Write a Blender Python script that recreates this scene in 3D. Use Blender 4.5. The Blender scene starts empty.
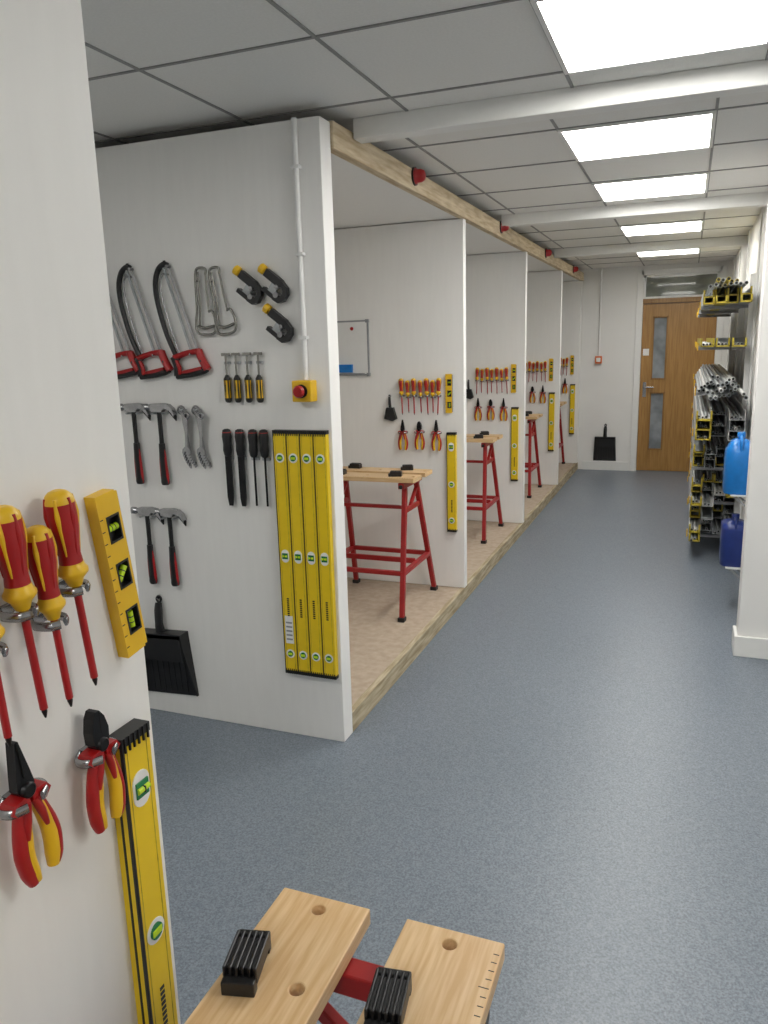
import bpy, math, random
from mathutils import Vector, Matrix
random.seed(4)
PI=math.pi
# ---------------------------------------------------------------- materials
def lin(c):
    o=[]
    for x in c:
        x/=255.0
        o.append(x/12.92 if x<=0.04045 else ((x+0.055)/1.055)**2.4)
    return (o[0],o[1],o[2],1)
def mat(name,rgb,rough=.5,metal=0,var=.06,scale=30,bump=0,coat=0,emit=None,es=1,stretch=(1,1,1),rgb2=None,detail=2):
    m=bpy.data.materials.new(name); m.use_nodes=True
    nt=m.node_tree; N=nt.nodes; L=nt.links
    b=N['Principled BSDF']
    tc=N.new('ShaderNodeTexCoord'); mp=N.new('ShaderNodeMapping'); mp.inputs['Scale'].default_value=stretch
    L.new(tc.outputs['Object'],mp.inputs['Vector'])
    nz=N.new('ShaderNodeTexNoise'); nz.inputs['Scale'].default_value=scale; nz.inputs['Detail'].default_value=detail
    L.new(mp.outputs['Vector'],nz.inputs['Vector'])
    cr=N.new('ShaderNodeValToRGB')
    c=lin(rgb)
    if rgb2: c2=lin(rgb2)
    else: c2=tuple([max(0,x*(1-var*2)) for x in c[:3]]+[1])
    cr.color_ramp.elements[0].position=.35; cr.color_ramp.elements[1].position=.65
    cr.color_ramp.elements[0].color=c2; cr.color_ramp.elements[1].color=c
    L.new(nz.outputs['Fac'],cr.inputs['Fac']); L.new(cr.outputs['Color'],b.inputs['Base Color'])
    b.inputs['Roughness'].default_value=rough; b.inputs['Metallic'].default_value=metal
    if coat: b.inputs['Coat Weight'].default_value=coat
    if bump:
        bp=N.new('ShaderNodeBump'); bp.inputs['Strength'].default_value=bump; bp.inputs['Distance'].default_value=.002
        L.new(nz.outputs['Fac'],bp.inputs['Height']); L.new(bp.outputs['Normal'],b.inputs['Normal'])
    if emit:
        b.inputs['Emission Color'].default_value=lin(emit); b.inputs['Emission Strength'].default_value=es
    return m
WALL=mat('white_paint',(238,237,234),.55,var=.015,scale=3,bump=.05)
PART=mat('painted_board',(239,238,235),.5,var=.010,scale=5,bump=.10,stretch=(8,8,1))
CEIL=mat('ceiling_tile',(236,235,231),.9,var=.02,scale=120,bump=.2)
TBAR=mat('ceiling_grid_bar',(150,150,148),.6)
TRIM=mat('white_trim',(236,236,233),.35,var=.01)
PINE=mat('raw_pine',(216,200,170),.7,scale=9,stretch=(6,.6,6),rgb2=(182,160,126),bump=.2,detail=5)
OLDPINE=mat('scuffed_pine',(196,184,156),.75,scale=7,stretch=(8,.8,8),rgb2=(152,136,106),bump=.2,detail=5)
CHIP=mat('plywood_floor',(186,170,151),.7,scale=22,rgb2=(172,154,134),bump=.05,detail=4)
BAMB=mat('bamboo',(220,190,146),.42,scale=14,stretch=(.6,9,9),rgb2=(202,164,116),bump=.05,detail=4)
OAK=mat('oak_veneer',(174,132,72),.42,scale=8,stretch=(9,9,.5),rgb2=(154,113,57),detail=5)
OAKD=mat('oak_frame',(162,122,66),.45,scale=8,stretch=(9,9,.5),rgb2=(136,98,48),detail=5)
YEL=mat('yellow_paint',(234,200,24),.35,var=.02)
YEL2=mat('yellow_plastic',(230,184,30),.38,var=.02)
LIME=mat('vial_liquid',(190,225,40),.1,var=.02)
GREEN=mat('vial_green',(40,120,70),.15,var=.02)
BLK=mat('black_plastic',(22,22,24),.4,var=.1)
BLKM=mat('black_steel',(36,36,38),.35,metal=.6,var=.1)
RED=mat('red_plastic',(166,22,24),.36,var=.04)
REDP=mat('red_powdercoat',(156,26,28),.38,var=.05)
STEEL=mat('chrome_steel',(168,168,170),.24,metal=.9,var=.08)
WIRE=mat('plated_steel_frame',(150,148,143),.26,metal=.9,var=.1)
GALV=mat('galvanised_steel',(182,186,188),.42,metal=.45,var=.12,scale=25)
WHITEP=mat('white_plastic',(232,232,230),.35,var=.01)
GREYP=mat('grey_plastic',(150,152,155),.4)
OLIVE=mat('yellow_tape_ends',(196,176,50),.5,var=.2,scale=60)
BLUE=mat('blue_plastic',(20,120,200),.3,var=.05)
NAVY=mat('navy_plastic',(28,50,120),.32,var=.05)
DGLS=mat('door_glass',(150,156,160),.08,var=.2,scale=6)
TGLS=mat('transom_glass',(140,144,134),.05,var=.2,scale=4)
LAMP=mat('led_diffuser',(255,255,255),.5,emit=(255,253,248),es=18.5)
ORNG=mat('orange_plastic',(215,110,50),.4)
DARK=mat('dark_void',(12,12,12),.8)

def floor_mat():
    m=bpy.data.materials.new('blue_grey_vinyl'); m.use_nodes=True
    nt=m.node_tree;N=nt.nodes;L=nt.links;b=N['Principled BSDF']
    tc=N.new('ShaderNodeTexCoord')
    n1=N.new('ShaderNodeTexNoise'); n1.inputs['Scale'].default_value=170; n1.inputs['Detail'].default_value=3; n1.inputs['Roughness'].default_value=.7
    n2=N.new('ShaderNodeTexNoise'); n2.inputs['Scale'].default_value=1.3; n2.inputs['Detail'].default_value=3
    L.new(tc.outputs['Object'],n1.inputs['Vector']); L.new(tc.outputs['Object'],n2.inputs['Vector'])
    r=N.new('ShaderNodeValToRGB'); r.color_ramp.elements[0].position=.36; r.color_ramp.elements[1].position=.64
    r.color_ramp.elements[0].color=lin((98,107,118)); r.color_ramp.elements[1].color=lin((136,145,155))
    L.new(n1.outputs['Fac'],r.inputs['Fac'])
    mx=N.new('ShaderNodeMixRGB'); mx.blend_type='MULTIPLY'; mx.inputs['Fac'].default_value=.15
    L.new(r.outputs['Color'],mx.inputs['Color1']); L.new(n2.outputs['Fac'],mx.inputs['Color2'])
    L.new(mx.outputs['Color'],b.inputs['Base Color'])
    mr=N.new('ShaderNodeMapRange'); mr.inputs['To Min'].default_value=.3; mr.inputs['To Max'].default_value=.44
    L.new(n2.outputs['Fac'],mr.inputs['Value']); L.new(mr.outputs['Result'],b.inputs['Roughness'])
    bp=N.new('ShaderNodeBump'); bp.inputs['Strength'].default_value=.3; bp.inputs['Distance'].default_value=.001
    L.new(n1.outputs['Fac'],bp.inputs['Height']); L.new(bp.outputs['Normal'],b.inputs['Normal'])
    return m
FLOOR=floor_mat()

# ---------------------------------------------------------------- mesh builder
class B:
    def __init__(s): s.v=[];s.f=[];s.m=[];s.s=[];s.mats=[]
    def mi(s,m):
        if m not in s.mats: s.mats.append(m)
        return s.mats.index(m)
    def raw(s,vs,fs,m,smooth=False):
        o=len(s.v); s.v+= [Vector(v) for v in vs]; k=s.mi(m)
        for f in fs: s.f.append([i+o for i in f]); s.m.append(k); s.s.append(smooth)
    def box(s,c,d,m,rot=None):
        vs=[]
        for x in(-.5,.5):
            for y in(-.5,.5):
                for z in(-.5,.5):
                    v=Vector((x*d[0],y*d[1],z*d[2]))
                    if rot is not None: v=rot@v
                    vs.append(v+Vector(c))
        s.raw(vs,[(0,1,3,2),(4,6,7,5),(0,4,5,1),(2,3,7,6),(0,2,6,4),(1,5,7,3)],m)
    def bb(s,x0,x1,y0,y1,z0,z1,m): s.box(((x0+x1)/2,(y0+y1)/2,(z0+z1)/2),(x1-x0,y1-y0,z1-z0),m)
    def bar(s,p1,p2,w,h,m,ref=(0,1,0)):
        p1=Vector(p1);p2=Vector(p2); t=(p2-p1); L=t.length; t.normalize(); r=Vector(ref); n=t.cross(r).normalized(); r2=n.cross(t)
        R=Matrix((n,r2,t)).transposed(); s.box((p1+p2)/2,(w,h,L),m,R)
    def loft(s,rings,m,smooth=True,cap=True):
        n=len(rings[0]); vs=[p for r in rings for p in r]; fs=[]
        for i in range(len(rings)-1):
            for j in range(n):
                fs.append((i*n+j,i*n+(j+1)%n,(i+1)*n+(j+1)%n,(i+1)*n+j))
        s.raw(vs,fs,m,smooth)
        if cap:
            s.raw(rings[0],[tuple(range(n))[::-1]],m); s.raw(rings[-1],[tuple(range(n))],m)
    def lathe(s,p1,d,prof,m,seg=16,smooth=True,sq=1):
        p1=Vector(p1);d=Vector(d).normalized(); a=d.orthogonal().normalized()
        if abs(d.y)<.1: a=Vector((0,1,0))
        b=d.cross(a).normalized(); a=b.cross(d)
        rings=[[p1+d*t+(a*math.cos(2*PI*k/seg)*sq+b*math.sin(2*PI*k/seg))*r for k in range(seg)] for t,r in prof]
        s.loft(rings,m,smooth)
    def cyl(s,p1,p2,r,m,seg=16,r2=None):
        p1=Vector(p1);p2=Vector(p2); L=(p2-p1).length
        s.lathe(p1,p2-p1,[(0,r),(L,r if r2 is None else r2)],m,seg)
    def tube(s,pts,r,m,seg=10,ref=(0,1,0),flat=1.0,sub=4,closed=False):
        P=[Vector(p) for p in pts]; n=len(P)
        R=r if isinstance(r,(list,tuple)) else [r]*n
        Q=[];RR=[]
        rng=range(n if closed else n-1)
        for i in rng:
            g=(lambda k:P[k%n]) if closed else (lambda k:P[max(0,min(n-1,k))])
            for j in range(sub):
                t=j/sub; a,b,c,d=g(i-1),g(i),g(i+1),g(i+2)
                Q.append(.5*((2*b)+(c-a)*t+(2*a-5*b+4*c-d)*t*t+(3*b-a-3*c+d)*t**3))
                RR.append(R[i]*(1-t)+R[(i+1)%n]*t)
        if not closed: Q.append(P[-1]);RR.append(R[-1])
        ref=Vector(ref); rings=[]; N=len(Q)
        for i,q in enumerate(Q):
            t=(Q[(i+1)%N]-Q[i-1]) if closed else (Q[min(i+1,N-1)]-Q[max(i-1,0)])
            t.normalize(); nn=t.cross(ref)
            if nn.length<1e-4: nn=t.orthogonal()
            nn.normalize(); bb=nn.cross(t)
            rings.append([q+(nn*math.cos(2*PI*k/seg)+bb*flat*math.sin(2*PI*k/seg))*RR[i] for k in range(seg)])
        if closed: rings.append(rings[0]); s.loft(rings,m,True,False)
        else: s.loft(rings,m)
    def prism(s,poly,y0,y1,m):
        n=len(poly)
        vs=[(x,y0,z) for x,z in poly]+[(x,y1,z) for x,z in poly]
        fs=[tuple(range(n)),tuple(range(n,2*n))[::-1]]+[(i,i+n,(i+1)%n+n,(i+1)%n) for i in range(n)]
        s.raw(vs,fs,m)
    def mesh(s,name):
        me=bpy.data.meshes.new(name); me.from_pydata([tuple(v) for v in s.v],[],s.f)
        for m in s.mats: me.materials.append(m)
        for i,p in enumerate(me.polygons): p.material_index=s.m[i]; p.use_smooth=s.s[i]
        import bmesh
        bm=bmesh.new(); bm.from_mesh(me); bmesh.ops.recalc_face_normals(bm,faces=bm.faces); bm.to_mesh(me); bm.free()
        me.update(); return me
def obj(name,me,loc=(0,0,0),rz=0,ry=0,parent=None,bevel=0,sc=1):
    o=bpy.data.objects.new(name,me); bpy.context.collection.objects.link(o)
    o.matrix_world=Matrix.Translation(loc)@Matrix.Rotation(rz,4,'Z')@Matrix.Rotation(ry,4,'Y')@Matrix.Scale(sc,4)
    if parent: o.parent=parent
    if bevel:
        b=o.modifiers.new('bevel','BEVEL'); b.width=bevel; b.segments=2; b.limit_method='ANGLE'; b.angle_limit=math.radians(50)
    return o
def boxobj(name,x0,x1,y0,y1,z0,z1,m,bevel=0):
    b=B(); c=((x0+x1)/2,(y0+y1)/2,(z0+z1)/2); b.box((0,0,0),(x1-x0,y1-y0,z1-z0),m)
    return obj(name,b.mesh(name),c,bevel=bevel)

# ---------------------------------------------------------------- room
CZ=2.47; EY=10.05; PX=-1.26
boxobj('floor',-3.2,2.0,-2.6,EY+.1,-.1,0,FLOOR)
boxobj('ceiling',-3.2,2.0,-2.6,EY+.1,CZ,CZ+.1,CEIL)
boxobj('wall_left',-3.2,-3.05,-2.6,EY+.1,0,CZ,WALL)
boxobj('wall_back',-3.2,2.0,-2.7,-2.6,0,CZ,WALL)
boxobj('wall_right_near',1.85,2.0,-2.6,4.15,0,CZ,WALL)
boxobj('wall_right_return',.312,2.0,4.15,4.30,0,CZ,WALL)
boxobj('wall_right',.42,.55,4.30,EY,0,CZ,WALL)
boxobj('wall_tool_side',-.81,-.72,-2.6,.856,0,CZ,PART)
# end wall w/ door opening
DX0,DX1=-.575,.315
b=B(); b.bb(-3.2,DX0,EY,EY+.12,0,CZ,WALL); b.bb(DX1,.55,EY,EY+.12,0,CZ,WALL); b.bb(DX0,DX1,EY,EY+.12,2.40,CZ,WALL)
obj('wall_end',b.mesh('wall_end'))
boxobj('baseboard_end',-1.2,DX0-.06,EY-.018,EY,0,.11,TRIM,.004)
boxobj('baseboard_right',.294,2.0,4.132,4.15,0,.11,TRIM,.004)
boxobj('baseboard_right_side',.294,.312,4.15,4.30,0,.11,TRIM,.004)
boxobj('baseboard_tool_side',-.72,-.705,-2.6,.856,0,.1,TRIM,.004)
# right wall panel battens
b=B()
for y in (4.9,6.1,7.3,8.5,9.6): b.bb(.408,.42,y,y+.05,0,CZ,TRIM)
obj('trim_1',b.mesh('battens'))
# ceiling grid
b=B()
hw=.0055
for k in range(-5,4):
    x=-.42+.6*k
    if -3.1<x<1.9: b.bb(x-hw,x+hw,-2.6,2.93,CZ-.004,CZ+.001,TBAR)
for k in range(-8,1):
    y=2.76+.6*k
    b.bb(-3.05,1.85,y-hw,y+hw,CZ-.0042,CZ+.001,TBAR)
for k in range(-4,4):
    x=-.55+.6*k
    if -3.1<x<1.85: b.bb(x-hw,x+hw,3.0,EY,CZ-.004,CZ+.001,TBAR)
for k in range(0,12):
    y=3.45+.6*k
    if y<EY: b.bb(-3.05,1.85 if y<4.1 else .42,y-hw,y+hw,CZ-.0042,CZ+.001,TBAR)
obj('trim_2',b.mesh('ceiling_grid'))
def panel(x,y):
    b=B(); b.bb(-.285,.285,-.285,.285,-.006,.004,LAMP)
    for q in (-1,1):
        b.bb(min(q*.285,q*.3),max(q*.285,q*.3),-.3,.3,-.012,.002,TRIM); b.bb(-.285,.285,min(q*.285,q*.3),max(q*.285,q*.3),-.012,.002,TRIM)
    obj('ceiling_light_panel',b.mesh('panel'),(x+.3,y+.3,CZ))
for x,y in [(-.42,2.16),(-.55,3.45),(-.55,4.65),(-.55,6.45),(-.55,8.25),(-.42,-1.44),(-2.22,.36),(1.0,.96)]: panel(x,y)  # panels behind camera, far left and right are unseen, added for their light
for y0,x1 in ((2.93,1.85),(5.47,.42),(7.7,.42)):
    boxobj('ceiling_beam',-1.24,x1,y0,y0+.08,2.395,CZ,TRIM,.004)
# ---------------------------------------------------------------- booths
pys=[2.676,4.57,6.46,8.36,9.96]
ths=[.09,.06,.06,.06,.06]
for i,(y,t) in enumerate(zip(pys,ths)):
    z0=0 if i==0 else .09
    boxobj('wall_booth_'+'abcde'[i],-3.05,PX,y,y+t,z0,2.42 if i==0 else 2.33,PART,.003)
boxobj('booth_roof',-3.045,PX-.03,pys[0]+.09,EY,2.335,2.36,PART)
boxobj('trim_3',PX-.03,PX+.012,pys[0]+.09,EY,2.33,2.425,PINE,.003)
boxobj('booth_platform',-3.045,PX-.03,pys[0]+.09,EY,0,.088,CHIP)
boxobj('trim_4',PX-.03,PX,pys[0]+.09,EY,0,.092,OLDPINE,.003)
# beacon
b=B(); b.lathe((0,0,0),(1,0,0),[(0,.036),(.012,.036),(.012,.03),(.035,.03),(.05,.022),(.055,.008)],RED); b.lathe((-.002,0,0),(1,0,0),[(0,.042),(.01,.042)],BLK)
me=b.mesh('beacon')
for y in (3.67,5.5,7.3,9.1): obj('red_alarm_beacon',me,(PX+.012,y,2.395))

# ---------------------------------------------------------------- tools (local: x right, z up, -y out of the wall)
def spirit_level(L,w,vials,sticker=True):
    b=B(); t=.026
    b.bb(-w/2,w/2,-t,0,-L/2,L/2,YEL)
    b.bb(-w/2-.001,-w/2+.003,-t-.001,-t+.004,-L/2,L/2,BLK); b.bb(-w/2-.001,-w/2+.001,-t+.012,-t+.016,-L/2,L/2,BLK)
    b.bb(-w/2+.008,-w/2+.0095,-t-.0006,0,-L/2,L/2,OLIVE); b.bb(w/2-.0095,w/2-.008,-t-.0006,0,-L/2,L/2,OLIVE)
    for q in (-1,1):
        z=q*L/2
        b.bb(-w/2-.001,w/2+.001,-t-.001,0,min(z,z+q*.014),max(z,z+q*.014),BLK)
        for k in range(6): b.bb(-w/2+.003+k*w/6,-w/2+.006+k*w/6,-t-.003,-t,min(z-q*.008,z+q*.014),max(z-q*.008,z+q*.014),BLK)
    for z,kind in vials:
        if kind=='r':
            b.lathe((0,-t+.001,z),(0,-1,0),[(0,w*.34),(.002,w*.34),(.002,w*.30)],WHITEP,20)
            b.lathe((0,-t,z),(0,-1,0),[(0,w*.22),(.0035,w*.22)],GREEN,16)
            b.bb(-w*.17,w*.17,-t-.005,-t,z-.005,z+.005,LIME)
        else:
            b.lathe((0,-t+.001,z+.010),(0,-1,0),[(0,w*.30),(.0025,w*.30)],WHITEP,20); b.lathe((0,-t+.001,z-.010),(0,-1,0),[(0,w*.30),(.0025,w*.30)],WHITEP,20)
            b.bb(-w*.3,w*.3,-t-.0016,-t,z-.011,z+.011,WHITEP); b.bb(-w*.22,w*.22,-t-.004,-t,z-.012,z+.012,GREEN)
            b.cyl((-w*.2,-t-.004,z),(w*.2,-t-.004,z),.0045,LIME,10)
            b.bb(-.001,.001,-t-.009,-t,z-.005,z+.005,BLK)
    # maker's lettering strip
    for k in range(9): b.bb(-.004,.006,-t-.0008,-t,-L*.18-k*.009-.006,-L*.18-k*.009,BLK)
    if sticker:
        b.bb(-w*.33,w*.33,-t-.0008,-t,-L/2+.12,-L/2+.24,WHITEP)
        for k in range(5): b.bb(-w*.25,w*.25,-t-.0014,-t,-L/2+.135+k*.018,-L/2+.142+k*.018,GREYP)
    return b.mesh('spirit_level')
LONG=spirit_level(.99,.056,[(.40,'r'),(0,'s'),(-.42,'r')])
LONG_NS=spirit_level(.99,.056,[(.40,'r'),(0,'s'),(-.42,'r')],False)
MID=spirit_level(.60,.058,[(.225,'s'),(-.01,'r'),(-.24,'r')],False)
def torpedo():
    b=B(); L=.235;w=.042;t=.018
    ws=[(.048,.086),(-.019,.019),(-.088,-.050)]
    x0,x1=-w/2+.012,w/2-.005
    b.bb(-w/2,x0,-t,0,-L/2,L/2,YEL2); b.bb(x1,w/2,-t,0,-L/2+.003,L/2-.003,YEL2)
    for a,c in ((-L/2,-.088),(-.050,-.019),(.019,.048),(.086,L/2)): b.bb(x0,x1,-t,0,a,c,YEL2)
    b.bb(w/2-.001,w/2+.0025,-t+.002,-.002,-L/2+.006,L/2-.006,GREYP)
    cx=(x0+x1)/2
    for (a,c),ang in zip(ws,(0,45,90)):
        z=(a+c)/2
        b.bb(x0,x1,-.008,-.001,a,c,BLK)
        for u,v in ((a,a+.003),(c-.003,c)): b.bb(x0,x1,-t-.0008,-.008,u,v,BLK)
        for u,v in ((x0,x0+.0025),(x1-.0025,x1)): b.bb(u,v,-t-.0008,-.008,a,c,BLK)
        R=math.radians(ang); hl=.0095 if ang==0 else .0115; dx=hl*math.cos(R);dz=hl*math.sin(R)
        b.cyl((cx-dx,-.0125,z-dz),(cx+dx,-.0125,z+dz),.0050,LIME,12)
        for s_ in (-.35,.35): b.cyl((cx+dx*(s_-.06),-.0125,z+dz*(s_-.06)),(cx+dx*(s_+.06),-.0125,z+dz*(s_+.06)),.0053,BLK,12)
    for k in range(12): b.bb(-w/2+.001,-w/2+.006,-t-.0006,-t,-L/2+.015+k*.017,-L/2+.0162+k*.017,BLK)
    return b.mesh('torpedo')
TORP=torpedo()
def screwdriver(sc=1.0,L=.24,slim=1.0):
    b=B(); y=-.030; s=slim
    h=.112*sc
    def P(lst): return [(t*sc,r*s) for t,r in lst]
    b.lathe((0,y,0),(0,0,-1),P([(0,.006),(.002,.011),(.006,.0150),(.012,.0172),(.016,.0178)]),YEL2,14)
    b.lathe((0,y,-.0155*sc),(0,0,-1),P([(0,.0178),(.015,.0180),(.032,.0172),(.055,.0138),(.066,.0132),(.076,.0142)]),RED,14)
    for k in range(6):
        a=2*PI*k/6+.5
        b.tube([(math.cos(a)*.0150*s,y+math.sin(a)*.0150*s,-.008*sc),(math.cos(a)*.0172*s,y+math.sin(a)*.0172*s,-.03*sc),(math.cos(a)*.0150*s,y+math.sin(a)*.0150*s,-.05*sc),(math.cos(a)*.0125*s,y+math.sin(a)*.0125*s,-.08*sc)],[.0022,.0034,.0028,.0012],YEL2 if k%2 else RED,6)
    b.lathe((0,y,-.090*sc),(0,0,-1),P([(0,.0138),(.006,.0152),(.011,.0185),(.015,.0185),(.022,.012),(.032,.008)]),YEL2,14)
    b.cyl((0,y,-h-.005),(0,y,-L+.012),.0048*(.5+.5*s),RED,10)
    b.lathe((0,y,-L+.014),(0,0,-1),[(0,.0034),(.006,.0034),(.014,.0012)],BLKM,8)
    zc=-h-.014
    b.tube([(-.004,0,zc),(-.016,-.014,zc),(-.013,y-.006,zc),(-.004,y-.013,zc)],.0028,STEEL,6,ref=(0,0,1),flat=2.2)
    b.tube([(.004,0,zc),(.016,-.014,zc),(.013,y-.006,zc),(.004,y-.013,zc)],.0028,STEEL,6,ref=(0,0,1),flat=2.2)
    b.bb(-.008,.008,-.006,0,zc-.006,zc+.006,STEEL)
    return b.mesh('screwdriver')
SD=screwdriver(1,.262,1.0); SDS=screwdriver(.95,.235,.9)
def pliers(nose):
    b=B(); y=-.026
    if nose=='long':
        b.prism([(-.003,0),(.003,0),(.011,-.045),(.014,-.065),(.006,-.078),(-.006,-.078),(-.014,-.065),(-.011,-.045)],y-.007,y+.007,BLKM)
        zt=-.060
    else:
        b.prism([(-.006,0),(.001,.0),(.010,-.012),(.016,-.032),(.015,-.05),(.006,-.06),(-.006,-.06),(-.015,-.05),(-.016,-.030),(-.012,-.01)],y-.009,y+.009,BLKM)
        zt=-.045
    b.bb(-.0006,.0006,y-.0095,y+.0095,zt+.01,-.002,DARK)
    b.lathe((0,y+.010,zt-.008),(0,-1,0),[(0,.0105),(.022,.0105),(.0235,.008)],BLKM,16)
    for q in (-1,1):
        z0=zt-.012
        b.prism([(q*.002,z0),(q*.026,z0-.002),(q*.032,z0-.012),(q*.022,z0-.022),(q*.003,z0-.020)],y-.012,y+.012,RED)
        pts=[(q*.010,y-.001,z0-.014),(q*.019,y-.001,z0-.045),(q*.0235,y-.001,z0-.08),(q*.021,y-.001,z0-.11),(q*.017,y-.001,z0-.128)]
        b.tube(pts,[.009,.0100,.0112,.0112,.008],RED if q<0 else YEL2,12,flat=.9)
        pts2=[(q*.019,y-.003,z0-.025),(q*.0275,y-.003,z0-.06),(q*.030,y-.003,z0-.085),(q*.0265,y-.003,z0-.112),(q*.0205,y-.002,z0-.126)] if q>0 else [(q*.006,y-.003,z0-.03),(q*.0135,y-.004,z0-.06),(q*.017,y-.004,z0-.085),(q*.015,y-.004,z0-.112),(q*.0125,y-.003,z0-.126)]
        b.tube(pts2,[.005,.0072,.0078,.0076,.006],RED if q>0 else YEL2,12,flat=1.0)
        b.tube([(q*.006,y-.008,z0-.012),(q*.012,y-.009,z0-.035),(q*.0165,y-.009,z0-.06)],[.006,.006,.003],RED,8)
    zc=zt-.024
    b.tube([(-.006,0,zc),(-.030,-.012,zc),(-.030,y-.006,zc),(-.012,y-.017,zc)],.003,STEEL,6,ref=(0,0,1),flat=2.4)
    b.tube([(.006,0,zc),(.030,-.012,zc),(.030,y-.006,zc),(.012,y-.017,zc)],.003,STEEL,6,ref=(0,0,1),flat=2.4)
    b.bb(-.012,.012,-.014,0,zc-.007,zc+.007,STEEL)
    return b.mesh('pliers')
PL=pliers('long'); PS=pliers('side')
def hacksaw():
    b=B(); y=-.020
    b.tube([(-.050,y,.075),(-.076,y,.18),(-.086,y,.30),(-.078,y,.38),(-.052,y,.43),(-.020,y,.447),(.0,y,.44)],[.011,.0105,.0105,.011,.0115,.012,.010],BLK,10,flat=.8)
    b.tube([(-.036,y,.08),(-.052,y,.2),(-.060,y,.32),(-.052,y,.385),(-.03,y,.415)],.0035,STEEL,8)
    b.bar((.0,y,.435),(.052,y,.09),.013,.0016,STEEL)
    b.bar((-.022,y,.435),(.022,y,.09),.008,.008,GALV)
    b.cyl((.0,y-.012,.435),(.0,y+.012,.435),.006,STEEL,10)
    b.cyl((-.012,y,.447),(-.012,y,.460),.006,BLK,10)
    b.tube([(-.066,y,.088),(.0,y,.094),(.058,y,.09)],[.012,.011,.012],RED,10,flat=1.1)
    b.tube([(-.068,y,.090),(-.064,y,.05),(-.070,y,.014)],[.014,.012,.014],BLK,10,flat=1.1)
    b.tube([(-.072,y,.012),(-.01,y,.007),(.05,y,.008),(.075,y,.012)],[.011,.011,.012,.010],BLK,10,flat=1.1)
    b.tube([(.054,y,.094),(.062,y,.055),(.078,y,.012)],[.015,.015,.015],RED,10,flat=1.2)
    b.tube([(.054,y-.006,.085),(.064,y-.006,.05),(.074,y-.006,.02)],[.008,.010,.008],BLK,10,flat=1.2)
    b.tube([(-.058,y-.004,.076),(-.05,y-.004,.045),(-.054,y-.004,.018)],[.007,.009,.007],RED,8)
    b.bb(-.05,.05,y-.005,y+.005,.010,.030,RED)
    b.cyl((-.02,0,.41),(-.02,y-.014,.41),.004,STEEL,8); b.cyl((.02,0,.085),(.02,y-.016,.085),.004,STEEL,8)
    return b.mesh('hacksaw')
def jhacksaw():
    b=B(); y=-.018
    b.tube([(.010,y,.225),(.012,y,.243),(-.006,y,.250),(-.03,y,.243),(-.036,y,.2),(-.034,y,.10),(-.040,y,.05),(-.036,y,.006),(0,y,-.004),(.042,y,.004),(.050,y,.045),(.036,y,.085),(.018,y,.085)],.0052,WIRE,8)
    b.bar((.010,y,.23),(.020,y,.083),.009,.002,WIRE)
    b.tube([(-.024,y,.235),(-.020,y,.12),(-.024,y,.02)],.0042,WIRE,8)
    b.cyl((-.03,0,.2),(-.03,y-.01,.2),.004,WIRE,8)
    b.tube([(-.03,y,.03),(.0,y,.022),(.042,y,.03)],.006,WIRE,8)
    return b.mesh('junior_hacksaw')
def pipecutter():
    b=B(); y=-.022
    pts=[(.010,.036),(.030,.038),(.062,.030),(.078,.010),(.078,-.020),(.064,-.038),(.036,-.040),(.036,-.024),(.052,-.020),(.060,-.008),(.058,.010),(.044,.018),(.012,.016)]
    b.prism(pts,y-.013,y+.013,BLK)
    b.bb(-.045,.030,y-.012,y+.012,.010,.040,BLK)
    b.bb(-.020,.052,y-.0135,y+.0135,-.038,-.022,BLK)
    b.bb(.0,.03,y-.009,y+.009,-.024,.012,GALV)
    b.lathe((.04,y-.014,-.018),(0,1,0),[(0,.011),(.028,.011)],STEEL,14)
    b.lathe((.026,y-.014,.008),(0,1,0),[(0,.008),(.028,.008)],STEEL,14)
    b.lathe((-.040,y,.025),(-1,0,0),[(0,.008),(.012,.008),(.012,.017),(.018,.019),(.032,.019),(.036,.014)],YEL2,12,smooth=False)
    b.cyl((0,0,.025),(0,y,.025),.005,STEEL,8)
    return b.mesh('pipe_cutter')
def stubby():
    b=B(); y=-.018
    b.lathe((0,y,0),(0,0,1),[(0,.006),(.003,.011),(.010,.0135),(.018,.0135)],BLK,12)
    b.lathe((0,y,.018),(0,0,1),[(0,.0135),(.03,.0120),(.05,.012),(.072,.0135)],YEL2,12)
    for k in range(6):
        a=2*PI*k/6+.3; b.tube([(math.cos(a)*.0118,y+math.sin(a)*.0118,.012),(math.cos(a)*.0110,y+math.sin(a)*.0110,.05),(math.cos(a)*.012,y+math.sin(a)*.012,.09)],[.003,.0036,.003],BLK,6)
    b.lathe((0,y,.088),(0,0,1),[(0,.0135),(.006,.014),(.014,.009),(.02,.006)],BLK,12)
    b.cyl((0,y,.105),(0,y,.185),.0040,WIRE,8)
    b.box((0,y,.188),(.034,.010,.011),WIRE)
    b.bb(-.012,.012,-.014,0,.150,.160,GALV)
    return b.mesh('nut_driver')
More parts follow.
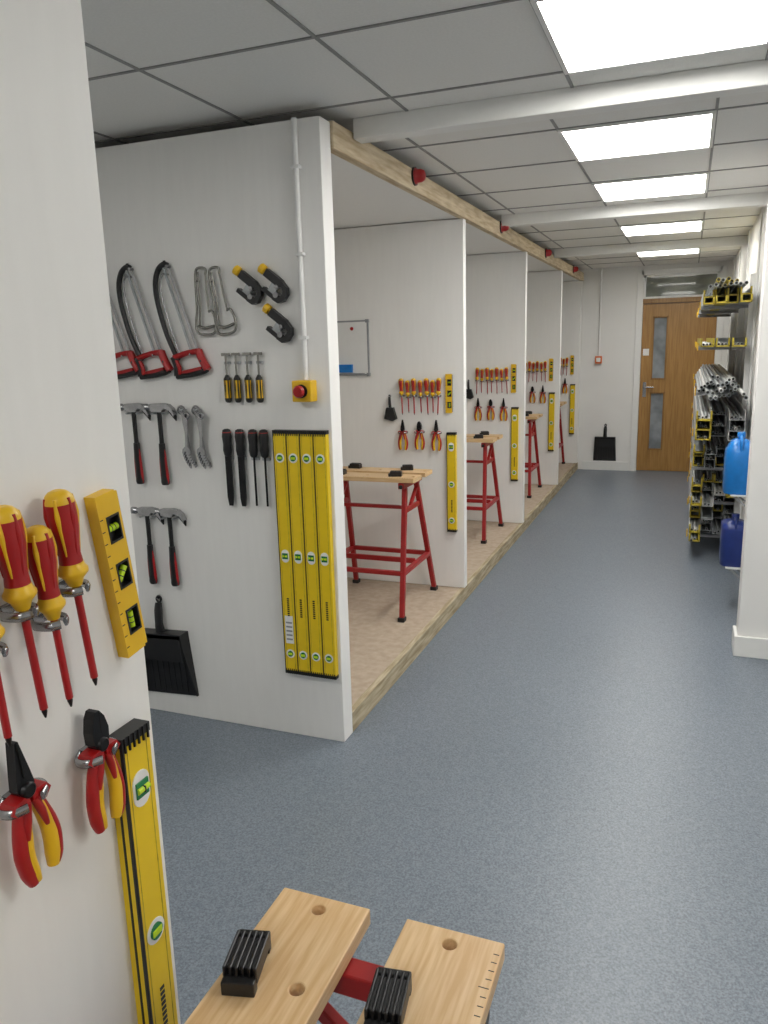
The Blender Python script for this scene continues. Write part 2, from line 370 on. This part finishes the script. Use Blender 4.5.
def hammer():
    b=B(); y=-.024
    b.tube([(0,y,.33),(0,y,.2),(0,y,.16)],[.011,.010,.012],BLK,12,flat=.75)
    b.tube([(0,y,.175),(.0,y,.12),(.002,y,.06),(.002,y,.012),(.002,y,0)],[.0135,.0155,.0165,.019,.015],BLK,12,flat=.85)
    for q in (-1,1):
        b.tube([(q*.010,y-.001,.15),(q*.012,y-.001,.1),(q*.013+.002,y-.001,.04),(q*.013+.002,y-.001,.006)],[.004,.0055,.0065,.005],RED,10,flat=1.3)
    b.lathe((-.078,y,.325),(1,0,0),[(0,.013),(.003,.0155),(.020,.0155),(.024,.011),(.045,.011)],STEEL,16)
    b.prism([(-.036,.340),(-.036,.311),(-.018,.306),(.018,.306),(.030,.322),(.050,.318),(.068,.302),(.078,.286),(.080,.300),(.070,.322),(.050,.338),(.020,.343)],y-.013,y+.013,STEEL)
    b.prism([(.045,.34),(.045,.31),(.082,.27),(.085,.29)],y-.003,y+.003,DARK)
    b.cyl((-.026,0,.30),(-.026,y-.016,.30),.004,GALV,8); b.cyl((.026,0,.30),(.026,y-.016,.30),.004,GALV,8)
    return b.mesh('claw_hammer')
def spanners():
    b=B()
    for i in range(6):
        y=-.010-i*.006; L=.255-i*.016; x=-.022+i*.0095; zt=0-.004*i
        R=Matrix.Rotation(-.16+i*.05,3,'Y')
        def T(p): return R@Vector((p[0],0,p[2]))+Vector((x,p[1],zt))
        ro=.0155-.001*i
        ring=[T((math.cos(k*PI/5)*ro,y,-.012+math.sin(k*PI/5)*ro)) for k in range(10)]
        b.tube(ring,.005,STEEL,6,closed=True,sub=2)
        b.bar(T((0,y,-.024)),T((0,y,-L+.03)),.011,.005,STEEL)
        zz=-L+.018
        jaw=[(-.006,zz+.018),(.006,zz+.018),(.019,zz+.005),(.019,zz-.012),(.010,zz-.018),(.008,zz-.002),(-.007,zz-.003),(-.012,zz-.018),(-.019,zz-.010),(-.018,zz+.006)]
        n=len(jaw); vs=[T((px,y-.003,pz)) for px,pz in jaw]+[T((px,y+.003,pz)) for px,pz in jaw]
        b.raw(vs,[tuple(range(n)),tuple(range(n,2*n))[::-1]]+[(k,k+n,(k+1)%n+n,(k+1)%n) for k in range(n)],STEEL)
    b.cyl((-.002,0,-.010),(-.002,-.045,-.008),.0035,GALV,8)
    return b.mesh('spanner_set')
def filetool(w):
    b=B(); y=-.018
    b.lathe((0,y,0),(0,0,-1),[(0,.008),(.004,.016),(.03,.020),(.06,.017),(.085,.0185),(.105,.015),(.112,.010)],BLK,12)
    b.lathe((0,y,-.012),(0,0,-1),[(0,.0183),(.003,.0186)],RED,12)
    if w>.01: b.prism([(-w/2,-.108),(w/2,-.108),(w/2,-.28),(w*.3,-.315),(-w*.3,-.315),(-w/2,-.28)],y-.003,y+.003,BLKM)
    else: b.cyl((0,y,-.108),(0,y,-.31),w/2,BLKM,10)
    b.bb(-.016,.016,-.012,0,-.125,-.113,GALV)
    return b.mesh('file')
def dustpan():
    b=B()
    b.prism([(-.14,0),(.14,0),(.125,.285),(.10,.305),(-.10,.305),(-.125,.285)],-.008,0,BLK)
    for q in (-1,1):
        b.raw([(q*.14,0,0),(q*.14,-.012,0),(q*.125,-.06,.25),(q*.125,-.06,.285),(q*.125,0,.285),
               (q*.134,0,0),(q*.134,-.012,0),(q*.119,-.06,.25),(q*.119,-.06,.285),(q*.119,0,.285)],
              [(0,1,2,3,4),(9,8,7,6,5),(0,5,6,1),(1,6,7,2),(2,7,8,3),(3,8,9,4),(4,9,5,0)],BLK)
    b.bb(-.125,.125,-.062,0,.283,.305,BLK)
    b.bb(-.122,.122,-.062,-.056,.18,.30,BLK)
    for k in range(7): b.bb(-.09+k*.03-.003,-.09+k*.03+.003,-.011,-.007,.01,.17,BLK)
    b.tube([(0,-.03,.30),(0,-.032,.345),(0,-.025,.40),(0,-.018,.435)],[.026,.020,.021,.016],BLK,12,flat=.6)
    b.tube([(0,-.012,.435),(.012,-.012,.45),(0,-.012,.465),(-.012,-.012,.45)],.005,BLK,8,closed=True)
    b.cyl((0,0,.455),(0,-.022,.455),.004,STEEL,8)
    return b.mesh('dustpan')
HS=hacksaw();JH=jhacksaw();PC=pipecutter();ST=stubby();HM=hammer();SPN=spanners();FW=filetool(.028);FN=filetool(.009);DP=dustpan()
W1=pys[0]
def w1(name,me,x,z,ry=0,bevel=0,sc=1): return obj(name,me,(x,W1,z),0,ry,bevel=bevel,sc=sc)
r=math.radians
for x in (-2.195,-2.04,-1.86): w1('hacksaw',HS,x,1.52,r(-10))
w1('junior_hacksaw',JH,-1.785,1.685,r(2)); w1('junior_hacksaw',JH,-1.69,1.685,r(-6))
for x,z in ((-1.585,1.855),(-1.475,1.855),(-1.465,1.71)): w1('pipe_cutter',PC,x,z,r(38))
for x in (-1.70,-1.655,-1.605,-1.555): w1('nut_driver',ST,x,1.415)
for x,z in ((-2.165,1.07),(-2.035,1.07),(-2.145,.625),(-2.03,.625)): w1('claw_hammer',HM,x,z,sc=1.0)
w1('spanner_set',SPN,-1.915,1.395); w1('spanner_set',SPN,-1.845,1.395)
for x in (-1.72,-1.66): w1('hand_file',FW,x,1.31)
for x in (-1.60,-1.55): w1('needle_file',FN,x,1.31)
for i in range(4): w1('long_spirit_level',LONG if i==0 else LONG_NS,-1.478+i*.0585,.80,0,.002)
w1('dustpan',DP,-2.11,.10,r(-3),.002)
# emergency stop + conduit
b=B(); b.bb(-.04,.04,-.055,0,-.04,.04,YEL2); b.lathe((0,-.055,0),(0,-1,0),[(0,.012),(.014,.012),(.014,.022),(.024,.024),(.032,.018)],RED,18); b.lathe((0,-.054,0),(0,-1,0),[(0,.026),(.003,.026)],BLK,18)
w1('emergency_stop_button',b.mesh('estop'),-1.355,1.46,0,.004)
b=B(); b.cyl((0,-.012,0),(0,-.012,.918),.0105,WHITEP,12)
for z in (.15,.45,.75): b.bb(-.016,.016,-.024,0,z,z+.012,WHITEP)
w1('electrical_conduit',b.mesh('conduit'),-1.355,1.502)

# bay layouts
def brush():
    b=B(); b.tube([(0,-.02,0),(0,-.022,-.05),(.004,-.022,-.085)],[.006,.010,.009],BLK,10)
    b.prism([(-.02,-.08),(.025,-.08),(.045,-.15),(.02,-.165),(-.035,-.15)],-.035,-.006,BLK)
    b.cyl((0,0,-.01),(0,-.03,-.01),.004,STEEL,8); return b.mesh('brush')
BR=brush()
for i in range(1,5):
    y=pys[i]
    for k in range(7):
        xx=-1.655+k*.041
        obj('insulated_screwdriver',SDS if k%2 else SD,(xx,y,1.42-(k%2)*.012),0,r(random.uniform(-3,3)),sc=.86)
    for k,x in enumerate((-1.65,-1.54,-1.43)): obj('insulated_pliers',PL if k!=1 else PS,(x,y,1.165 if k!=1 else 1.155),sc=.95)
    obj('small_spirit_level',TORP,(-1.35,y,1.325))
    obj('spirit_level',MID,(-1.335,y,.775),bevel=.001)
    obj('hand_brush',BR,(-1.735,y,1.32))
b=B(); b.bb(-.14,.14,-.012,0,-.17,.17,GREYP); b.bb(-.13,.13,-.0135,-.01,-.16,.16,WHITEP)
for q in(-1,1):
    for p in(-1,1): b.box((q*.134,-.009,p*.164),(.02,.018,.02),GREYP)
b.lathe((.03,-.013,.12),(0,-1,0),[(0,.012),(.006,.010)],RED,12); b.bb(-.09,.03,-.035,-.012,-.15,-.10,BLUE); b.bb(-.11,.11,-.03,-.01,-.165,-.155,GREYP)
obj('whiteboard',b.mesh('whiteboard'),(-2.01,pys[1],1.61))

# near side wall (faces +x) : local x -> +Y
def nw(name,me,y,z,ry=0,bevel=0,sc=1): return obj(name,me,(-.72,y,z),PI/2,ry,bevel=bevel,sc=sc)
nw('insulated_screwdriver',SDS,.570,1.425,r(-3)); nw('insulated_screwdriver',SD,.614,1.460,r(-5)); nw('insulated_screwdriver',SDS,.657,1.428,r(-5)); nw('insulated_screwdriver',SD,.695,1.463,r(-6))
nw('small_spirit_level',TORP,.806,1.325,r(-8))
nw('insulated_pliers',PS,.720,1.168,r(-1),sc=.9); nw('insulated_pliers',PL,.590,1.190,r(-6),sc=.92)
nw('spirit_level',MID,.79,.79,0,.0015)

# ---------------------------------------------------------------- workbench (long axis = local x)
def cut_board():
    b=B(); b.box((0,0,0),(.62,.145,.026),BAMB); me=b.mesh('bench_board')
    o=obj('tmp',me)
    cb=B()
    for k,x in enumerate((-.283,-.142,0,.142,.283)):
        yy=-.037 if k%2 else .0
        cb.cyl((x,yy,-.05),(x,yy,.05),.0105,DARK,20)
    c=obj('tmpc',cb.mesh('c'))
    md=o.modifiers.new('b','BOOLEAN'); md.object=c; md.solver='EXACT'
    bv=o.modifiers.new('v','BEVEL'); bv.width=.002; bv.segments=2; bv.limit_method='ANGLE'
    dg=bpy.context.evaluated_depsgraph_get(); dg.update()
    m2=bpy.data.meshes.new_from_object(o.evaluated_get(dg)); m2.name='bench_board'
    bpy.data.objects.remove(o); bpy.data.objects.remove(c); return m2
BOARD=cut_board()
def bench_frame():
    b=B(); s=.028
    for q in(-1,1):
        x=q*.23
        b.bar((x,-.165,.752),(x,.165,.752),.035,.035,REDP,ref=(0,0,1))
        for p in(-1,1):
            b.bar((x,p*.10,.735),(x+q*.04,p*.30,.02),s,s,REDP,ref=(1,0,0))
            b.box((x+q*.04,p*.302,.012),(.04,.045,.024),BLK)
        b.bar((x+q*.028,-.235,.26),(x+q*.028,.235,.26),s,s*.9,REDP,ref=(0,0,1))
        b.bar((x+q*.004,-.13,.60),(x+q*.004,.13,.60),s*.7,s,REDP,ref=(0,0,1))
        b.bar((x,-.02,.60),(x,.14,.735),.02,.02,REDP,ref=(1,0,0))
        b.lathe((x,-.155,.748),(0,-1,0),[(0,.012),(.014,.012)],BLK,12)
    for p in(-1,1):
        b.bar((-.258,p*.235,.26),(.258,p*.235,.26),.026,.026,REDP)
    b.bar((-.25,.0,.272),(.25,.0,.272),.03,.02,REDP)
    b.bar((-.23,-.02,.60),(.23,-.02,.60),.02,.028,REDP)
    return b.mesh('bench_frame')
FRAME=bench_frame()
def peg():
    b=B()
    b.bb(-.030,.030,-.018,.018,0,.014,BLK)
    for k in range(6): b.bb(-.030,.030,-.021+k*.0075,-.017+k*.0075,.010,.030,BLK)
    b.bb(-.024,.024,-.018,.018,.012,.025,BLK)
    b.bb(-.040,-.026,-.02,.02,0,.018,BLK); b.bb(.026,.036,-.02,.02,0,.026,BLK)
    b.cyl((0,0,-.015),(0,0,.01),.009,BLK,12)
    return b.mesh('clamp_peg')
PEG=peg()
rm=B()
for k in range(40): rm.bb(-.30+k*.015,-.2988+k*.015,-.070,-.070+(.014 if k%5==0 else .008),.0125,.0134,BLK)
RUL=rm.mesh('ruler_marks')
def bench(loc,rz,gap=.06,pegs=(),ps=1.0):
    e=bpy.data.objects.new('workbench',None); bpy.context.collection.objects.link(e); e.empty_display_size=.1
    def ch(n,me,l,z=0,bev=0,sc=1):
        o=bpy.data.objects.new(n,me); bpy.context.collection.objects.link(o); o.parent=e; o.location=l; o.rotation_euler=(0,0,z); o.scale=(sc,sc,sc)
        if bev:
            m=o.modifiers.new('bevel','BEVEL'); m.width=bev; m.segments=2; m.limit_method='ANGLE'
    d=gap/2+.0725
    ch('board_1',BOARD,(0,d,.787)); ch('board_2',BOARD,(0,-d,.787),PI); ch('ruler_marks',RUL,(0,-d,.787))
    ch('frame',FRAME,(0,0,0),0,.003)
    for k,(x,y,z) in enumerate(pegs): ch('clamp_peg_%d'%(k+1),PEG,(x,y,.8),z,.0015,ps)
    e.location=loc; e.rotation_euler=(0,0,rz)
pg=[(-.17,.12,0),(.17,.12,.3),(-.17,-.11,0),(.18,-.11,.2)]
for x,y in ((-1.71,4.19),(-1.69,6.02),(-1.69,7.9),(-1.69,9.60)): bench((x,y,.088),0,pegs=pg)
# near bench, long axis along world Y
bench((-.3705,.605,0),PI/2,gap=.058,pegs=[(.148,.142,.25),(.148,-.062,.15),(-.2,.1,0),(-.2,-.1,0)],ps=1.12)

# ---------------------------------------------------------------- door
e=bpy.data.objects.new('door_1',None); bpy.context.collection.objects.link(e)
y0=EY-.012
b=B()
b.bb(DX0-.045,DX0+.03,y0-.012,EY+.1,0,2.42,TRIM); b.bb(DX1-.03,DX1+.045,y0-.012,EY+.1,0,2.42,TRIM)
b.bb(DX0,DX1,y0-.012,EY+.1,2.36,2.42,TRIM); b.bb(DX0,DX1,y0-.01,EY+.1,2.03,2.085,OAKD)
obj('frame',b.mesh('door_frame'),parent=e,bevel=.003)
LX0,LX1=DX0+.032,DX1-.032; w0=LX0+.12; w1_=LX0+.295
b=B()
yf=EY+.015
b.bb(LX0,w0,yf,yf+.045,.008,2.025,OAK); b.bb(w1_,LX1,yf,yf+.045,.008,2.025,OAK)
b.bb(w0,w1_,yf,yf+.045,.008,.27,OAK); b.bb(w0,w1_,yf,yf+.045,.98,1.13,OAK); b.bb(w0,w1_,yf,yf+.045,1.88,2.025,OAK)
for a,c in((.27,.98),(1.13,1.88)):
    b.bb(w0,w0+.018,yf-.008,yf,a,c,OAKD); b.bb(w1_-.018,w1_,yf-.008,yf,a,c,OAKD); b.bb(w0,w1_,yf-.008,yf,a,a+.018,OAKD); b.bb(w0,w1_,yf-.008,yf,c-.018,c,OAKD)
obj('leaf',b.mesh('door_leaf'),parent=e,bevel=.002)
b=B()
for a,c in((.27,.98),(1.13,1.88)): b.bb(w0+.01,w1_-.01,yf+.018,yf+.026,a,c,DGLS)
obj('vision_panels',b.mesh('door_glass'),parent=e)
b=B()
b.bb(DX0+.03,DX1-.03,EY+.03,EY+.038,2.085,2.36,TGLS)
b.bb(DX0+.03,DX1-.03,EY+.01,EY+.05,2.085,2.11,TRIM); b.bb(DX0+.03,DX0+.055,EY+.01,EY+.05,2.11,2.36,TRIM); b.bb(DX1-.055,DX1-.03,EY+.01,EY+.05,2.11,2.36,TRIM); b.bb(DX0+.03,DX1-.03,EY+.01,EY+.05,2.335,2.36,TRIM)
obj('transom_glass',b.mesh('transom'),parent=e)
b=B(); hx=LX0+.055
b.bb(hx-.02,hx+.02,yf-.008,yf,.92,1.10,STEEL); b.cyl((hx,yf,1.04),(hx,yf-.05,1.04),.009,STEEL); b.cyl((hx-.008,yf-.05,1.04),(hx+.11,yf-.05,1.04),.009,STEEL)
b.bb(LX0+.02,LX0+.09,yf-.006,yf,1.42,1.50,WHITEP)
obj('handle',b.mesh('door_handle'),parent=e,bevel=.001)
# end wall items
obj('dustpan',DP,(-.93,EY,.12),bevel=.002)
b=B(); b.bb(-.04,.04,-.05,0,-.045,.045,ORNG); b.bb(-.025,.025,-.054,0,-.025,.025,WHITEP); obj('fire_call_point',b.mesh('call'),(-1.04,EY,1.38),bevel=.003)
b=B(); b.cyl((0,-.012,0),(0,-.012,1.04),.010,WHITEP,12)
for z in (.2,.6,.9): b.bb(-.016,.016,-.024,0,z,z+.012,WHITEP)
obj('electrical_conduit',b.mesh('conduit2'),(-1.04,EY,1.425))

# ---------------------------------------------------------------- right-hand stock rack
RX=.42
e=bpy.data.objects.new('cantilever_rack',None); bpy.context.collection.objects.link(e)
b=B(); shelf=[1.84,1.55,1.22,.92,.66,.40,.14]
for y in (6.25,7.5,8.75):
    b.bb(RX-.042,RX-.002,y-.02,y+.02,0,2.05,WHITEP)
    for z in shelf:
        b.bb(RX-.36,RX-.04,y-.015,y+.015,z-.022,z,GREYP); b.bb(RX-.366,RX-.358,y-.018,y+.018,z-.026,z+.03,YEL2)
obj('uprights_and_arms',b.mesh('rack_arms'),parent=e,bevel=.002)
def channel(b,x,z,w,h,y0,y1,m,end=None):
    t=.004
    b.bb(x,x+w,y0,y1,z,z+t,m); b.bb(x,x+t,y0,y1,z+t,z+h,m); b.bb(x+w-t,x+w,y0,y1,z+t,z+h,m)
    if end:
        b.bb(x-.001,x+w+.001,y0-.03,y0+.03,z-.0005,z+t+.006,end); b.bb(x-.001,x+t+.006,y0-.03,y0+.03,z+t,z+h+.001,end); b.bb(x+w-t-.006,x+w+.001,y0-.03,y0+.03,z+t,z+h+.001,end)
def pipe(b,x,z,r_,y0,y1,m):
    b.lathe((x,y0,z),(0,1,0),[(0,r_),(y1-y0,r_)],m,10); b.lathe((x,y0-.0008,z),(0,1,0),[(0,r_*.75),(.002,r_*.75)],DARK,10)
def bundle(name,fn):
    b=B(); fn(b); obj(name,b.mesh(name),parent=None)
X0=RX-.355
def fill(b,x,z,w,y):
    # smaller lengths nested inside a channel
    n=int((w-.012)/.024)
    for k in range(n): pipe(b,x+.018+k*.024,z+.0175,.010,y+random.uniform(-.08,.12),8.9,random.choice((GALV,WHITEP,GALV)))
def s1(b):
    z=1.8405
    for r_ in range(2):
        for k in range(4): channel(b,X0+.01+k*.075,z+r_*.052,.07,.05,5.75+random.uniform(0,.4),8.9,OLIVE if k==1 else GALV,OLIVE)
    for k in range(8): pipe(b,X0+.05+k*.03,z+.12,.0125,5.5+random.uniform(0,.5),8.9,GALV)
    for k in range(5): pipe(b,X0+.09+k*.03,z+.1445,.0125,5.6+random.uniform(0,.5),8.9,random.choice((GALV,OLIVE)))
def s2(b):
    z=1.5505
    for k in range(3):
        y=5.9+random.uniform(0,.3); channel(b,X0+.01+k*.10,z,.09,.06,y,8.9,OLIVE if k==0 else GALV,OLIVE); fill(b,X0+.01+k*.10,z,.09,y)
def s3(b):
    z=1.2205
    for r_ in range(5):
        for k in range(10-r_): pipe(b,X0+.02+k*.03+r_*.015,z+.0135+r_*.0245,.0125,5.4+random.uniform(0,.9),8.9,GALV if random.random()<.7 else WHITEP)
def s4(b):
    z=.9205
    for r_ in range(3):
        for k in range(3):
            y=5.7+random.uniform(0,.6); channel(b,X0+.005+k*.105,z+r_*.07,.10,.065,y,8.9,GALV if (r_+k)%2 else WHITEP,None if k else OLIVE); fill(b,X0+.005+k*.105,z+r_*.07,.10,y)
def mk(z,n,h):
    def g(b):
        for r_ in range(n):
            for k in range(4):
                y=6.0+random.uniform(0,.4)
                channel(b,X0+.005+k*.08,z+r_*(h+.004),.075,h,y,8.9,GALV if random.random()<.6 else WHITEP,OLIVE if k<1 or random.random()<.4 else None)
                if random.random()<.6: fill(b,X0+.005+k*.08,z+r_*(h+.004),.075,y)
    return g
bundle('cable_trunking_stack',s1);bundle('cable_trunking_stack',s2);bundle('steel_conduit_pipes',s3);bundle('cable_trunking_stack',s4)
bundle('cable_trunking_stack',mk(.6605,3,.06));bundle('cable_trunking_stack',mk(.4005,3,.06));bundle('cable_trunking_stack',mk(.1405,4,.05))
# containers on bracket shelves
def jerry(m,w,h,d,sh=.62):
    b=B()
    def rr(wx,dy,z,k=6):
        pts=[]; rad=min(wx,dy)*.3
        for cx,cy,a0 in((1,1,0),(-1,1,90),(-1,-1,180),(1,-1,270)):
            for j in range(5):
                a=math.radians(a0+j*22.5); pts.append(Vector((cx*(wx/2-rad)+math.cos(a)*rad,cy*(dy/2-rad)+math.sin(a)*rad,z)))
        return pts
    b.loft([rr(w*.94,d*.94,0),rr(w,d,.01),rr(w,d,h*sh),rr(w*.94,d*.92,h*(sh+.10)),rr(w*.6,d*.7,h*.85),rr(w*.34,d*.4,h*.88)],m)
    b.cyl((0,0,h*.87),(0,0,h*.92),.018,m,14); b.lathe((0,0,h*.91),(0,0,1),[(0,.022),(h*.07,.022),(h*.08,.018)],m,14)
    b.tube([(0,-d*.42,h*.68),(0,-d*.45,h*.85),(0,-d*.2,h*.92),(0,0,h*.9)],.009,m,8,ref=(1,0,0))
    return b.mesh('jerrycan')
b=B(); 
for z in (.275,.715):
    b.bb(.27,.42,4.84,5.06,z-.008,z,TRIM)
    for y in (4.86,5.04): b.bb(.40,.42,y-.01,y+.01,z-.12,z-.008,GREYP); b.bar((.41,y,z-.11),(.29,y,z-.012),.01,.01,GREYP)
obj('trim_5',b.mesh('bracket_shelves'))
obj('blue_detergent_container',jerry(BLUE,.165,.36,.2),(.312,4.95,.7155))
obj('navy_detergent_container',jerry(NAVY,.15,.31,.19,.72),(.312,4.95,.2755))

# ---------------------------------------------------------------- world, camera
w=bpy.data.worlds.new('world'); bpy.context.scene.world=w; w.use_nodes=True
w.node_tree.nodes['Background'].inputs['Color'].default_value=(.5,.5,.5,1); w.node_tree.nodes['Background'].inputs['Strength'].default_value=.3
f=770.0
up=Vector((-96,3567,770)).normalized()
yc=Vector((306,177,-770)); yc=(yc-up*yc.dot(up)).normalized()
xc=yc.cross(up)
M=Matrix((xc,yc,up))
cd=bpy.data.cameras.new('camera'); cam=bpy.data.objects.new('camera',cd); bpy.context.collection.objects.link(cam)
cam.matrix_world=Matrix.Translation((0,0,1.62))@M.to_4x4()
cd.sensor_fit='VERTICAL'; cd.sensor_height=36; cd.lens=36*f/1024; cd.clip_start=.02
bpy.context.scene.camera=cam
bpy.context.scene.view_settings.view_transform='Standard'
